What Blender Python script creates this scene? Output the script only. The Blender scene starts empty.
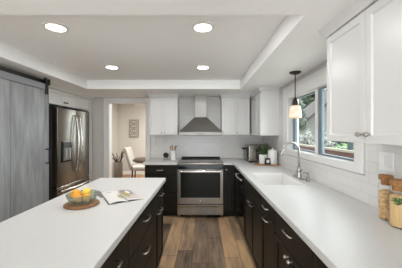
import bpy, bmesh, math, random
from mathutils import Vector, Matrix
random.seed(7)
PI = math.pi
S = bpy.context.scene
C = S.collection

# ---------------------------------------------------------------- camera, world, sun, area lights, exposure
H = 1.42
cam_d = bpy.data.cameras.new('camera'); cam = bpy.data.objects.new('camera', cam_d); C.objects.link(cam)
cam.location = (0, 0, H); cam.rotation_euler = (PI/2, 0, 0)
cam_d.sensor_width = 36; cam_d.lens = 36*230/402
cam_d.shift_x = -2/402; cam_d.shift_y = -2/402; cam_d.clip_start = .02
S.camera = cam

W = bpy.data.worlds.new('daylight'); S.world = W; W.use_nodes = True
wn = W.node_tree.nodes; wl = W.node_tree.links
wn['Background'].inputs[0].default_value = (.93, .97, 1, 1)
wn['Background'].inputs[1].default_value = 6.6

def light(name, kind, loc, rot, energy, color=(1, 1, 1), parent=None, **kw):
    d = bpy.data.lights.new(name, kind); d.energy = energy; d.color = color
    for k, v in kw.items(): setattr(d, k, v)
    o = bpy.data.objects.new(name, d); C.objects.link(o)
    o.location = loc; o.rotation_euler = rot; o.parent = parent
    return o
sun = light('sun', 'SUN', (0, 0, 10), (0, 0, 0), 3.0, (1, .96, .9), angle=.02)
sun.rotation_euler = Vector((.1, -.5, -.85)).to_track_quat('-Z', 'Y').to_euler()
# unseen area light, added to brighten the dining room
light('dining_fill_light', 'AREA', (-1.1, 6.0, 2.36), (0, 0, 0), 92, (1, .96, .90), shape='DISK', size=.5)
LAMP_W = 6.2
S.view_settings.view_transform = 'Standard'; S.view_settings.look = 'None'
S.view_settings.gamma = 1; S.view_settings.use_curve_mapping = False
S.view_settings.exposure = -.17

# ---------------------------------------------------------------- materials
def mat(name, col, rough=.5, metal=0, spec=.5, emit=None, estr=0, coat=0, noise=None, bump=None):
    m = bpy.data.materials.new(name); m.use_nodes = True
    n = m.node_tree.nodes; l = m.node_tree.links; p = n['Principled BSDF']
    p.inputs['Base Color'].default_value = (*col, 1); p.inputs['Roughness'].default_value = rough
    p.inputs['Metallic'].default_value = metal; p.inputs['Specular IOR Level'].default_value = spec
    p.inputs['Coat Weight'].default_value = coat
    if emit: p.inputs['Emission Color'].default_value = (*emit, 1); p.inputs['Emission Strength'].default_value = estr
    tc = n.new('ShaderNodeTexCoord')
    if noise:                                   # (scale vector, second colour, low, high)
        mp = n.new('ShaderNodeMapping'); l.new(tc.outputs['Object'], mp.inputs[0]); mp.inputs['Scale'].default_value = noise[0]
        t = n.new('ShaderNodeTexNoise'); t.inputs['Scale'].default_value = 1; t.inputs['Detail'].default_value = 5
        l.new(mp.outputs[0], t.inputs[0])
        r = n.new('ShaderNodeValToRGB'); r.color_ramp.elements[0].color = (*col, 1); r.color_ramp.elements[1].color = (*noise[1], 1)
        r.color_ramp.elements[0].position = noise[2]; r.color_ramp.elements[1].position = noise[3]
        l.new(t.outputs[0], r.inputs[0]); l.new(r.outputs[0], p.inputs['Base Color'])
    if bump:
        t2 = n.new('ShaderNodeTexNoise'); t2.inputs['Scale'].default_value = bump[0]; l.new(tc.outputs['Object'], t2.inputs[0])
        b = n.new('ShaderNodeBump'); b.inputs['Strength'].default_value = bump[1]; b.inputs['Distance'].default_value = .01
        l.new(t2.outputs[0], b.inputs['Height']); l.new(b.outputs[0], p.inputs['Normal'])
    return m

def mglass(name, tint, gloss=.12, rough=.02, opacity=0, body=(1, 1, 1), refl=1.):
    m = bpy.data.materials.new(name); m.use_nodes = True
    n = m.node_tree.nodes; l = m.node_tree.links; n.remove(n['Principled BSDF'])
    t = n.new('ShaderNodeBsdfTransparent'); t.inputs[0].default_value = (*tint, 1)
    g = n.new('ShaderNodeBsdfGlossy'); g.inputs['Roughness'].default_value = rough
    lw = n.new('ShaderNodeLayerWeight'); lw.inputs[0].default_value = gloss
    mx = n.new('ShaderNodeMixShader'); mu = n.new('ShaderNodeMath'); mu.operation = 'MULTIPLY'; mu.inputs[1].default_value = refl; l.new(lw.outputs['Fresnel'], mu.inputs[0]); l.new(mu.outputs[0], mx.inputs[0]); l.new(t.outputs[0], mx.inputs[1]); l.new(g.outputs[0], mx.inputs[2])
    out = mx
    if opacity:
        d = n.new('ShaderNodeBsdfPrincipled'); d.inputs['Base Color'].default_value = (*body, 1); d.inputs['Roughness'].default_value = .2
        m2 = n.new('ShaderNodeMixShader'); m2.inputs[0].default_value = opacity
        l.new(mx.outputs[0], m2.inputs[1]); l.new(d.outputs[0], m2.inputs[2]); out = m2
    l.new(out.outputs[0], n['Material Output'].inputs[0])
    return m

def mtile(name, ax):                            # white subway tile, 15 x 7.5 cm
    m = mat(name, (.80, .79, .775), .18)
    n = m.node_tree.nodes; l = m.node_tree.links; p = n['Principled BSDF']
    tc = n.new('ShaderNodeTexCoord'); sp = n.new('ShaderNodeSeparateXYZ'); l.new(tc.outputs['Object'], sp.inputs[0])
    cb = n.new('ShaderNodeCombineXYZ'); l.new(sp.outputs[ax], cb.inputs[0]); l.new(sp.outputs['Z'], cb.inputs[1])
    b = n.new('ShaderNodeTexBrick'); l.new(cb.outputs[0], b.inputs[0])
    b.inputs['Scale'].default_value = 1; b.inputs['Brick Width'].default_value = .152; b.inputs['Row Height'].default_value = .076
    b.inputs['Mortar Size'].default_value = .0016; b.inputs['Mortar Smooth'].default_value = .3
    b.inputs['Color1'].default_value = (.74, .725, .705, 1); b.inputs['Color2'].default_value = (.715, .70, .68, 1); b.inputs['Mortar'].default_value = (.58, .57, .55, 1)
    l.new(b.outputs[0], p.inputs['Base Color'])
    bp = n.new('ShaderNodeBump'); bp.invert = True; bp.inputs['Strength'].default_value = .35; bp.inputs['Distance'].default_value = .003
    l.new(b.outputs['Fac'], bp.inputs['Height']); l.new(bp.outputs[0], p.inputs['Normal'])
    return m

def mplank(name, ramp, width, length, x_off, rough=.42, seed=0., ax=('X', 'Y'), grain=1., gapc=(.06, .042, .03), vary=.62):
    m = mat(name, (.3, .2, .15), rough)
    n = m.node_tree.nodes; l = m.node_tree.links; p = n['Principled BSDF']
    def math_(op, a, b=None):
        k = n.new('ShaderNodeMath'); k.operation = op
        for i, v in enumerate((a, b)):
            if v is None: continue
            if isinstance(v, (int, float)): k.inputs[i].default_value = v
            else: l.new(v, k.inputs[i])
        return k.outputs[0]
    tc = n.new('ShaderNodeTexCoord'); sp = n.new('ShaderNodeSeparateXYZ'); l.new(tc.outputs['Object'], sp.inputs[0])
    pv = n.new('ShaderNodeCombineXYZ'); l.new(sp.outputs[ax[0]], pv.inputs[0]); l.new(sp.outputs[ax[1]], pv.inputs[1])
    u = math_('DIVIDE', math_('SUBTRACT', sp.outputs[ax[0]], x_off), width); row = math_('FLOOR', u)
    w1 = n.new('ShaderNodeTexWhiteNoise'); w1.noise_dimensions = '1D'; l.new(math_('ADD', row, seed), w1.inputs['W'])
    v = math_('ADD', math_('DIVIDE', sp.outputs[ax[1]], length), w1.outputs['Value']); col = math_('FLOOR', v)
    cb = n.new('ShaderNodeCombineXYZ'); l.new(row, cb.inputs[0]); l.new(col, cb.inputs[1]); cb.inputs[2].default_value = seed
    w2 = n.new('ShaderNodeTexWhiteNoise'); w2.noise_dimensions = '3D'; l.new(cb.outputs[0], w2.inputs['Vector'])
    # grain, drawn out along the plank and different on each
    mp = n.new('ShaderNodeMapping'); l.new(pv.outputs[0], mp.inputs[0]); mp.inputs['Scale'].default_value = (34, 2.2, 1)
    l.new(w2.outputs['Color'], mp.inputs['Location'])
    g = n.new('ShaderNodeTexNoise'); g.inputs['Scale'].default_value = 1; g.inputs['Detail'].default_value = 7; g.inputs['Roughness'].default_value = .68; g.inputs['Distortion'].default_value = .8
    l.new(mp.outputs[0], g.inputs[0])
    mp2 = n.new('ShaderNodeMapping'); l.new(pv.outputs[0], mp2.inputs[0]); mp2.inputs['Scale'].default_value = (7, 1.6, 1)
    g2 = n.new('ShaderNodeTexNoise'); g2.inputs['Scale'].default_value = 1; g2.inputs['Detail'].default_value = 3; l.new(mp2.outputs[0], g2.inputs[0])
    f = math_('ADD', math_('ADD', math_('MULTIPLY', w2.outputs['Value'], vary), (.62-vary)*.5), math_('MULTIPLY', math_('SUBTRACT', g.outputs[0], .3), .55*grain))
    f = math_('ADD', f, math_('MULTIPLY', math_('SUBTRACT', g2.outputs[0], .5), .55*grain))
    r = n.new('ShaderNodeValToRGB'); e = r.color_ramp.elements
    e[0].position = ramp[0][0]; e[0].color = (*ramp[0][1], 1); e[1].position = ramp[-1][0]; e[1].color = (*ramp[-1][1], 1)
    for pos, c in ramp[1:-1]: k = e.new(pos); k.color = (*c, 1)
    l.new(f, r.inputs[0])
    fu = math_('FRACT', u); fv = math_('FRACT', v)
    gap = math_('MAXIMUM', math_('LESS_THAN', fu, .02), math_('LESS_THAN', fv, .004))
    mx = n.new('ShaderNodeMix'); mx.data_type = 'RGBA'; l.new(gap, mx.inputs[0]); l.new(r.outputs[0], mx.inputs[6]); mx.inputs[7].default_value = (*gapc, 1)
    l.new(mx.outputs[2], p.inputs['Base Color'])
    bp = n.new('ShaderNodeBump'); bp.inputs['Strength'].default_value = .15; bp.inputs['Distance'].default_value = .004
    l.new(g.outputs[0], bp.inputs['Height']); l.new(bp.outputs[0], p.inputs['Normal'])
    return m

M = {}
M['ceiling'] = mat('ceiling paint', (.95, .95, .94), .9)
M['wall'] = mat('greige wall paint', (.60, .58, .55), .85)
M['wall_white'] = mat('white wall paint', (.74, .735, .72), .8)
M['dining_wall'] = mat('dining wall paint', (.60, .58, .535), .85)
M['trim'] = mat('white trim paint', (.80, .79, .775), .4)
M['white_cab'] = mat('white cabinet paint', (.75, .745, .73), .3)
M['dark_cab'] = mat('espresso cabinet stain', (.011, .0095, .0072), .38, spec=.22, noise=((30, 30, 3), (.016, .0135, .009), .3, .8))
M['dark_inside'] = mat('dark toe kick', (.012, .01, .009), .6)
M['quartz'] = mat('white quartz', (.66, .657, .642), .36, spec=.4, noise=((60, 60, 60), (.63, .626, .612), .45, .75))
M['nickel'] = mat('brushed nickel', (.44, .42, .39), .28, 1)
M['steel'] = mat('stainless steel', (.27, .252, .225), .27, 1, noise=((2, 2, 220), (.35, .33, .30), .3, .7))
M['hood_steel'] = mat('hood stainless steel', (.25, .24, .22), .42, 1, noise=((2, 2, 220), (.31, .30, .28), .3, .7))
M['fridge_steel'] = mat('dark stainless steel', (.20, .183, .158), .24, 1, noise=((2, 200, 2), (.23, .21, .183), .3, .7))
M['fridge_side'] = mat('charcoal fridge side', (.035, .034, .034), .45)
M['chrome'] = mat('bright steel', (.75, .73, .70), .16, 1)
M['black_glass'] = mat('black glass', (.008, .008, .008), .07, spec=.22)
M['oven_glass'] = mat('dark oven window', (.014, .016, .014), .08, spec=.2)
M['black'] = mat('black metal', (.012, .012, .012), .4, .5)
M['black_plastic'] = mat('black plastic', (.02, .02, .02), .4)
M['bronze'] = mat('dark bronze', (.045, .037, .03), .4, .7)
M['porcelain'] = mat('white porcelain', (.84, .83, .81), .15)
M['white_plastic'] = mat('white plastic', (.8, .8, .78), .4)
M['sash'] = mat('sky tinted sash', (0.162, 0.216, 0.252), .35)  # blue of the reflected sky is put into the sash colour
M['glass'] = mglass('window glass', (.95, .985, .98), .06)
M['jar_glass'] = mglass('clear jar glass', (.985, .99, .985), .07, refl=.4)
M['bowl_glass'] = mglass('smoky green glass', (.84, .87, .79), .14, .06, .26, (.42, .45, .37), .7)
M['cork'] = mat('cork', (.42, .20, .075), .85, noise=((90, 90, 90), (.26, .12, .04), .4, .7))
M['board_wood'] = mat('acacia wood', (.42, .23, .10), .5, noise=((10, 90, 10), (.26, .13, .05), .35, .7))
M['round_board'] = mat('dark round board wood', (.33, .17, .075), .5, noise=((14, 110, 14), (.17, .08, .035), .35, .7))
M['spoon_wood'] = mat('beech wood', (.44, .26, .11), .6, noise=((40, 40, 10), (.40, .24, .10), .35, .7))
M['orange'] = mat('orange peel', (.90, .40, .03), .42, bump=(160, .2))
M['lemon'] = mat('lemon peel', (.86, .62, .07), .42, bump=(120, .2))
M['stalk'] = mat('green stalk', (.18, .22, .05), .7)
M['leaf'] = mat('leaf green', (.028, .065, .018), .45, noise=((25, 25, 25), (.07, .13, .035), .35, .7))
M['soil'] = mat('potting soil', (.03, .02, .014), .95)
M['topiary'] = mat('dark moss', (.02, .028, .014), .8, noise=((70, 70, 70), (.06, .075, .03), .5, .8), bump=(80, .6))
M['stone_grey'] = mat('grey stone base', (.30, .29, .25), .6)
M['pasta'] = mat('dry pasta', (.76, .50, .27), .6, noise=((55, 55, 90), (.55, .32, .14), .45, .62), bump=(70, .8))
M['grain'] = mat('dry noodles', (.74, .50, .26), .6, noise=((120, 120, 8), (.64, .41, .18), .4, .7), bump=(90, .3))
M['herb'] = mat('rosemary green', (.05, .15, .02), .5)
M['paper'] = mat('magazine paper', (.80, .78, .75), .35)
M['upholstery'] = mat('off white upholstery', (.43, .415, .38), .9)
M['table_wood'] = mat('dark table wood', (.05, .032, .022), .4)
M['branch'] = mat('dark dried stem', (.03, .025, .02), .8)
M['vase'] = mat('grey ceramic', (.30, .28, .25), .6)
M['art'] = mat('carved grey wood', (.30, .29, .255), .8)
M['art_back'] = mat('pale art backing', (.56, .545, .50), .85)
M['barn'] = None
M['floor'] = mplank('wood plank floor', [(.05, (.08, .055, .037)), (.25, (.23, .162, .112)), (.45, (.37, .256, .168)), (.62, (.60, .39, .22)), (.9, (.85, .56, .30))], .18, 1.25, -.30, .45, 3., ('X', 'Y'), 1.5)
M['dining_floor'] = mplank('dining oak floor', [(0, (.25, .13, .06)), (1, (.48, .27, .12))], .09, .9, 0, .4, 2.)
M['barn'] = mplank('grey weathered planks', [(.0, (.13, .136, .138)), (.45, (.25, .26, .265)), (.9, (.40, .414, .418))], .56, 40, .02, .6, 5., ('Y', 'Z'), 1.9, (.17, .175, .18), .12)
M['barn_rail'] = mat('grey weathered rail', (.22, .23, .24), .6, noise=((60, 3, 60), (.24, .25, .26), .3, .7))
M['grass'] = mat('lawn', (0.042, 0.071, 0.021), .9, noise=((3, 3, 3), (0.071, 0.084, 0.034), .35, .7))
M['tree1'] = mat('deep green foliage', (0.015, 0.032, 0.012), .6, noise=((2, 2, 2), (0.034, 0.055, 0.023), .35, .65))
M['tree2'] = mat('light green foliage', (0.036, 0.055, 0.027), .6, noise=((2, 2, 2), (0.071, 0.092, 0.059), .35, .65))
M['blossom'] = mat('white blossom', (0.210, 0.206, 0.193), .7, noise=((3, 3, 3), (0.126, 0.130, 0.101), .45, .7))
M['bush'] = mat('bush green', (.05, .12, .03), .6, noise=((4, 4, 4), (.12, .20, .06), .35, .65))
M['bark'] = mat('bark', (0.038, 0.027, 0.021), .9)
M['siding'] = mat('cream siding', (.13, .125, .112), .7)
M['shingle'] = mat('mauve grey shingles', (.045, .038, .040), .9, spec=.15, noise=((4, 4, 4), (.06, .051, .053), .3, .7))
M['deck'] = mat('deck boards', (.50, .45, .38), .8)
M['rail_tan'] = mat('weathered tan rail', (0.193, 0.168, 0.134), .8)
M['redwood'] = mat('red brown boards', (0.071, 0.027, 0.021), .8)
M['teal_post'] = mat('dark teal paint', (0.008, 0.021, 0.023), .5)
M['lamp_on'] = mat('lit lamp lens', (1, 1, 1), .5, emit=(1, .93, .82), estr=14)
M['shade_lit'] = mat('lit alabaster shade', (.85, .7, .55), .35, emit=(1, .62, .36), estr=.30, noise=((16, 16, 22), (.95, .86, .74), .4, .65))
M['display'] = mat('grey dispenser recess', (.16, .16, .165), .35)
M['label_white'] = mat('white label', (.8, .8, .78), .6)

# ---------------------------------------------------------------- mesh helpers
def box(bm, x0, x1, y0, y1, z0, z1):
    v = [bm.verts.new((x, y, z)) for x in (x0, x1) for y in (y0, y1) for z in (z0, z1)]
    fs = [bm.faces.new([v[i] for i in q]) for q in ((0, 1, 3, 2), (4, 6, 7, 5), (0, 4, 5, 1), (2, 3, 7, 6), (0, 2, 6, 4), (1, 5, 7, 3))]
    return fs
def hexa(bm, b, t):                              # bottom 4 and top 4 points, both counter-clockwise
    vb = [bm.verts.new(p) for p in b]; vt = [bm.verts.new(p) for p in t]
    bm.faces.new(vb[::-1]); bm.faces.new(vt)
    for i in range(4): j = (i+1) % 4; bm.faces.new((vb[i], vb[j], vt[j], vt[i]))
def prism(bm, pts, axis, a, b):                  # pts in the plane across the axis, extruded from a to b
    def P(p, t): return {'x': (t, p[0], p[1]), 'y': (p[0], t, p[1]), 'z': (p[0], p[1], t)}[axis]
    A = [bm.verts.new(P(p, a)) for p in pts]; B = [bm.verts.new(P(p, b)) for p in pts]
    bm.faces.new(A); bm.faces.new(B[::-1])
    n = len(pts)
    for i in range(n): j = (i+1) % n; bm.faces.new((A[i], B[i], B[j], A[j]))
def grid_slab(bm, us, vs, inc, axis, a, b):      # grid cells as one connected slab, some cells left open
    def P(u, v, t): return {'x': (t, u, v), 'y': (u, t, v), 'z': (u, v, t)}[axis]
    cache = {}
    def V(i, j, t):
        k = (i, j, t)
        if k not in cache: cache[k] = bm.verts.new(P(us[i], vs[j], t))
        return cache[k]
    nu, nv = len(us)-1, len(vs)-1
    ok = lambda i, j: 0 <= i < nu and 0 <= j < nv and inc(i, j)
    for i in range(nu):
        for j in range(nv):
            if not ok(i, j): continue
            q = [(i, j), (i+1, j), (i+1, j+1), (i, j+1)]
            bm.faces.new([V(*p, a) for p in q][::-1]); bm.faces.new([V(*p, b) for p in q])
            for (d, e0, e1) in (((0, -1), q[0], q[1]), ((1, 0), q[1], q[2]), ((0, 1), q[2], q[3]), ((-1, 0), q[3], q[0])):
                if not ok(i+d[0], j+d[1]): bm.faces.new((V(*e0, a), V(*e1, a), V(*e1, b), V(*e0, b)))
def lathe(bm, prof, n=24, c=(0, 0, 0), sx=1, sy=1):
    rings = []
    for r, z in prof:
        if r < 1e-6: rings.append([bm.verts.new((c[0], c[1], c[2]+z))])
        else: rings.append([bm.verts.new((c[0]+r*sx*math.cos(2*PI*k/n), c[1]+r*sy*math.sin(2*PI*k/n), c[2]+z)) for k in range(n)])
    for A, B in zip(rings, rings[1:]):
        for k in range(n):
            j = (k+1) % n
            if len(A) == 1 and len(B) == 1: break
            if len(A) == 1: bm.faces.new((A[0], B[j], B[k]))
            elif len(B) == 1: bm.faces.new((A[k], A[j], B[0]))
            else: bm.faces.new((A[k], A[j], B[j], B[k]))
def tube(bm, pts, r, n=10):
    pts = [Vector(p) for p in pts]; rs = r if isinstance(r, (list, tuple)) else [r]*len(pts)
    T = [((pts[min(i+1, len(pts)-1)]-pts[max(i-1, 0)]).normalized()) for i in range(len(pts))]
    N = T[0].orthogonal().normalized(); rings = []
    for i, p in enumerate(pts):
        N = (N-T[i]*N.dot(T[i])).normalized(); B = T[i].cross(N)
        rings.append([bm.verts.new(p+(N*math.cos(2*PI*k/n)+B*math.sin(2*PI*k/n))*rs[i]) for k in range(n)])
    for A, B in zip(rings, rings[1:]):
        for k in range(n): j = (k+1) % n; bm.faces.new((A[k], A[j], B[j], B[k]))
    bm.faces.new(rings[0][::-1]); bm.faces.new(rings[-1])
def arc_pts(c, r, a0, a1, n, plane='xz'):
    out = []
    for i in range(n+1):
        a = a0+(a1-a0)*i/n; u, v = r*math.cos(a), r*math.sin(a)
        out.append({'xz': (c[0]+u, c[1], c[2]+v), 'xy': (c[0]+u, c[1]+v, c[2]), 'yz': (c[0], c[1]+u, c[2]+v)}[plane])
    return out
def ball(bm, c, r, seg=20, s=(1, 1, 1)):
    bmesh.ops.create_uvsphere(bm, u_segments=seg, v_segments=seg//2+2, radius=r, matrix=Matrix.Translation(c) @ Matrix.Diagonal((*s, 1)))
def B(): return bmesh.new()

def obj(name, bm, m, parent=None, loc=(0, 0, 0), rot=(0, 0, 0), bevel=0, smooth=False, seg=2):
    bmesh.ops.recalc_face_normals(bm, faces=bm.faces[:])
    me = bpy.data.meshes.new(name); bm.to_mesh(me); bm.free()
    me.materials.append(M[m] if isinstance(m, str) else m)
    o = bpy.data.objects.new(name, me); C.objects.link(o)
    o.location = loc; o.rotation_euler = rot
    if parent: o.parent = parent
    if smooth:
        for p in me.polygons: p.use_smooth = True
        if smooth == 'auto':
            try: me.set_sharp_from_angle(angle=math.radians(40))
            except Exception: pass
    if bevel:
        b = o.modifiers.new('bevel', 'BEVEL'); b.width = bevel; b.segments = seg; b.limit_method = 'ANGLE'; b.angle_limit = math.radians(40)
    return o
def tag(o, label, cat, group=None, kind=None):
    o['label'] = label; o['category'] = cat
    if group: o['group'] = group
    if kind: o['kind'] = kind
    return o
def thing(name, label, cat, loc=(0, 0, 0), rz=0, group=None):
    o = bpy.data.objects.new(name, None); C.objects.link(o); o.empty_display_size = .1
    o.location = loc; o.rotation_euler = (0, 0, rz)
    return tag(o, label, cat, group)
def struct(name, bm, m, label, cat, parent=None, **kw):
    o = obj(name, bm, m, parent, **kw)
    if not parent: o['kind'] = 'structure'; o['label'] = label; o['category'] = cat
    return o

# ================================================================ SETTING
ZS, ZT = 2.09, 2.23
XL, XR, YB = -2.0, 1.16, 4.45
YR = -2.6
bm = B(); box(bm, -3.0, 1.3, YR-.12, YB+.06, -.08, 0); struct('floor', bm, 'floor', 'brown and grey mixed wood plank kitchen floor', 'floor')
bm = B(); box(bm, -4.0, 1.3, YB+.06, 7.85, -.08, 0); struct('floor_dining', bm, 'dining_floor', 'honey oak floor of the room beyond the doorway', 'floor')
# ceiling: dropped border at 2.09 m with a raised tray
bm = B()
xs = [-3.0, -1.80, .583, 1.3]; ys = [YR-.12, 1.317, 3.58, YB+.06]
grid_slab(bm, xs, ys, lambda i, j: not (i == 1 and j == 1), 'z', ZS, ZT+.1)
t = bm.faces.new([bm.verts.new(p) for p in ((-1.80, 1.317, ZT), (-1.80, 3.58, ZT), (.583, 3.58, ZT), (.583, 1.317, ZT))])
struct('ceiling', bm, 'ceiling', 'white kitchen ceiling with a recessed tray and dropped border', 'ceiling')
bm = B(); prism(bm, [(XL, -.1), (XL, 2.96), (-2.85, 2.96), (-2.85, YB), (-3.0, YB), (-3.0, -.1)], 'z', 0, 2.3)
grid_slab(bm, [YR, -1.75, -.15, -.1], [0, .75, 1.95, 2.3], lambda i, j: not (i == 1 and j == 1), 'x', XL-.12, XL)  # unseen opening behind the camera, added to let in light from the left
bmesh.ops.remove_doubles(bm, verts=bm.verts[:], dist=1e-5)
struct('wall_left', bm, 'wall', 'left kitchen wall with the fridge alcove', 'wall')
bm = B(); prism(bm, [(-3.0, 0), (-1.83, 0), (-1.83, 1.99), (-1.10, 1.99), (-1.10, 0), (1.3, 0), (1.3, 2.3), (-3.0, 2.3)], 'y', YB, YB+.12)
wb = struct('wall_back', bm, 'wall', 'back kitchen wall with the cased doorway', 'wall')
bm = B(); grid_slab(bm, [YR, 1.72, 3.12, YB], [0, 1.17, 1.88, 2.3], lambda i, j: not (i == 1 and j == 1), 'x', XR, XR+.14)
wr = struct('wall_right', bm, 'wall', 'right kitchen wall with the window over the sink', 'wall')
bm = B(); grid_slab(bm, [-3.0, -1.4, 1.0, 1.3], [-.02, 0.02, 2.05, 2.3], lambda i, j: not (i == 1 and j == 1), 'y', YR-.12, YR)  # rear wall's opening is unseen, added so daylight fills the kitchen
struct('wall_rear', bm, 'wall_white', 'wall behind the camera with a wide opening added for daylight', 'wall')
# tile behind the counters
bm = B(); prism(bm, [(-1.005, .915), (XR-.009, .915), (XR-.009, ZS), (-1.005, ZS)], 'y', YB-.008, YB); obj('tile_backsplash', bm, mtile('subway tile back', 'X'), wb)
bm = B(); prism(bm, [(.3, .915), (YB-.009, .915), (YB-.009, 2.03), (3.275, 2.03), (3.275, 1.11), (1.635, 1.11), (1.635, 1.40), (.3, 1.40)], 'x', XR-.008, XR)
obj('tile_backsplash', bm, mtile('subway tile right', 'Y'), wr)
# dining room shell
bm = B(); grid_slab(bm, [-4.0, -.85, .65, 1.3], [0, .85, 2.15, 2.5], lambda i, j: not (i == 1 and j == 1), 'y', 7.7, 7.82); struct('wall_dining_back', bm, 'dining_wall', 'far beige wall of the dining room beyond the doorway', 'wall')
bm = B(); prism(bm, [(YB+.12, 0), (7.7, 0), (7.7, 2.5), (YB+.12, 2.5)], 'x', -2.96, -2.84); struct('wall_dining_left', bm, 'dining_wall', 'left beige wall of the dining room beyond the doorway', 'wall')
bm = B(); prism(bm, [(YB+.12, 0), (7.7, 0), (7.7, 2.5), (YB+.12, 2.5)], 'x', 1.18, 1.3); struct('wall_dining_right', bm, 'dining_wall', 'right beige wall of the dining room', 'wall')
bm = B(); box(bm, -2.96, 1.3, YB+.12, 7.7, 2.4, 2.5); struct('ceiling_dining', bm, 'ceiling', 'white ceiling of the dining room', 'ceiling')
bm = B(); prism(bm, [(7.7, 2.31), (7.685, 2.31), (7.62, 2.40), (7.7, 2.40)], 'x', -2.30, -.2); struct('trim_2', bm, 'trim', 'white crown strip along the far dining wall', 'trim')
bm = B(); box(bm, -2.84, 1.18, 7.685, 7.7, 0, .11); struct('baseboard_dining', bm, 'trim', 'white baseboard of the far dining wall', 'baseboard', bevel=.004)
# doorway casing and jamb
bm = B(); prism(bm, [(-1.915, 0), (-1.828, 0), (-1.828, 1.99), (-1.10, 1.99), (-1.10, 0), (-1.02, 0), (-1.02, 2.075), (-1.915, 2.075)], 'y', YB-.022, YB-.0005)
tr = struct('trim_1', bm, 'trim', 'white casing around the doorway to the dining room', 'door casing', bevel=.004)
bm = B(); prism(bm, [(-1.828, 0), (-1.816, 0), (-1.816, 1.978), (-1.112, 1.978), (-1.112, 0), (-1.10, 0), (-1.10, 1.99), (-1.828, 1.99)], 'y', YB-.0005, YB+.13)
obj('jamb', bm, 'trim', tr)
bm = B(); box(bm, -2.12, -1.915, YB-.014, YB, 0, .12); struct('baseboard_back', bm, 'trim', 'white baseboard between the fridge cabinets and the doorway', 'baseboard', bevel=.004)

# window
wd = bpy.data.objects.new('window_1', None); C.objects.link(wd); wd.location = (0, 0, 0); wd['kind'] = 'structure'; wd['label'] = 'white framed sliding window above the sink'; wd['category'] = 'window'
bm = B(); grid_slab(bm, [1.64, 1.735, 3.105, 3.27], [1.115, 1.185, 1.865, 2.03], lambda i, j: not (i == 1 and j == 1), 'x', XR-.024, XR); obj('casing', bm, 'trim', wd, bevel=.006)
bm = B(); grid_slab(bm, [1.72, 1.74, 3.10, 3.12], [1.17, 1.19, 1.86, 1.88], lambda i, j: not (i == 1 and j == 1), 'x', XR, XR+.12); obj('frame', bm, 'trim', wd, bevel=.002)
bm = B(); box(bm, XR+.006, XR+.036, 2.345, 2.395, 1.189, 1.861); obj('mullion', bm, 'trim', wd, bevel=.003)
for (a, b, x, k0, k1) in ((1.745, 2.343, XR+.012, .02, .068), (2.397, 3.09, XR+.045, .025, .085)):
    bm = B(); grid_slab(bm, [a, a+k0, b-k1, b], [1.191, 1.208, 1.845, 1.859], lambda i, j: not (i == 1 and j == 1), 'x', x, x+.03); sh = obj('sash', bm, 'sash', wd, bevel=.003)
    bm = B(); box(bm, x+.012, x+.017, a+k0, b-k1, 1.208, 1.845); obj('pane', bm, 'glass', sh)

wd = bpy.data.objects.new('window_2', None); C.objects.link(wd); wd['kind'] = 'structure'; wd['label'] = 'white gridded window of the dining room, out of sight beyond the doorway'; wd['category'] = 'window'
us = [-.85, -.80]; vs = [.85, .90]
for k in range(3): us += [-.80+1.4*(k+1)/4-.012, -.80+1.4*(k+1)/4+.012]
for k in range(2): vs += [.90+1.2*(k+1)/3-.012, .90+1.2*(k+1)/3+.012]
us += [.60, .65]; vs += [2.10, 2.15]
bm = B(); grid_slab(bm, us, vs, lambda i, j: i % 2 == 0 or j % 2 == 0, 'y', 7.71, 7.75); fr = obj('frame', bm, 'trim', wd)
bm = B(); box(bm, -.82, .62, 7.752, 7.757, .87, 2.13); obj('pane', bm, 'glass', wd)

# ================================================================ OUTDOORS
bm = B(); box(bm, 1.3, 40, -4, 45, -.7, -.6); struct('ground', bm, 'grass', 'green lawn outside the window', 'ground')
bm = B(); box(bm, 1.3, 3.1, 1.0, 9.5, -.12, -.02); struct('floor_deck', bm, 'deck', 'wooden deck outside the window', 'deck')
fz = 1.42-.127*3
t = thing('deck_railing', 'wooden deck railing with tan top rail and red brown boards outside window', 'railing', (3.0, 5.5, -.02))
bm = B(); box(bm, -.06, .06, -3.5, 4, fz-.02, fz+.03); obj('top_rail', bm, 'rail_tan', t, bevel=.006)
for k in range(15):
    z = .10+k*.2
    if z > fz-.02: break
    bm = B(); box(bm, -.015, .015, -3.5, 4, z, z+.15); obj('board', bm, 'redwood', t)
for y in (-2.6, -.72, 1.2, 3.2):
    bm = B(); box(bm, .015, .10, y-.03, y+.03, 0, fz+.03 if y != -.72 else 1.27); obj('post', bm, 'teal_post', t, bevel=.005)
def crown(name, m, parent, c, rad, n, size, rnd):
    bm = B()
    for _ in range(n):
        while True:
            p = Vector((rnd.uniform(-1, 1), rnd.uniform(-1, 1), rnd.uniform(-1, 1)))
            if .25 < p.length < 1: break
        p = Vector((p.x*rad[0], p.y*rad[1], p.z*rad[2]))*(.75+.25*math.sin(p.x*9+p.z*7))
        q = Vector(c)+p
        u = Vector((rnd.uniform(-1, 1), rnd.uniform(-1, 1), rnd.uniform(-1, 1))).normalized(); v = u.orthogonal().normalized(); s = size*rnd.uniform(.6, 1.3)
        w_ = u.cross(v)*.15*s
        bm.faces.new([bm.verts.new(q+x) for x in (u*s, v*s*.5+w_, -u*s, -v*s*.5+w_)])
    return obj(name, bm, m, parent)
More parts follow.
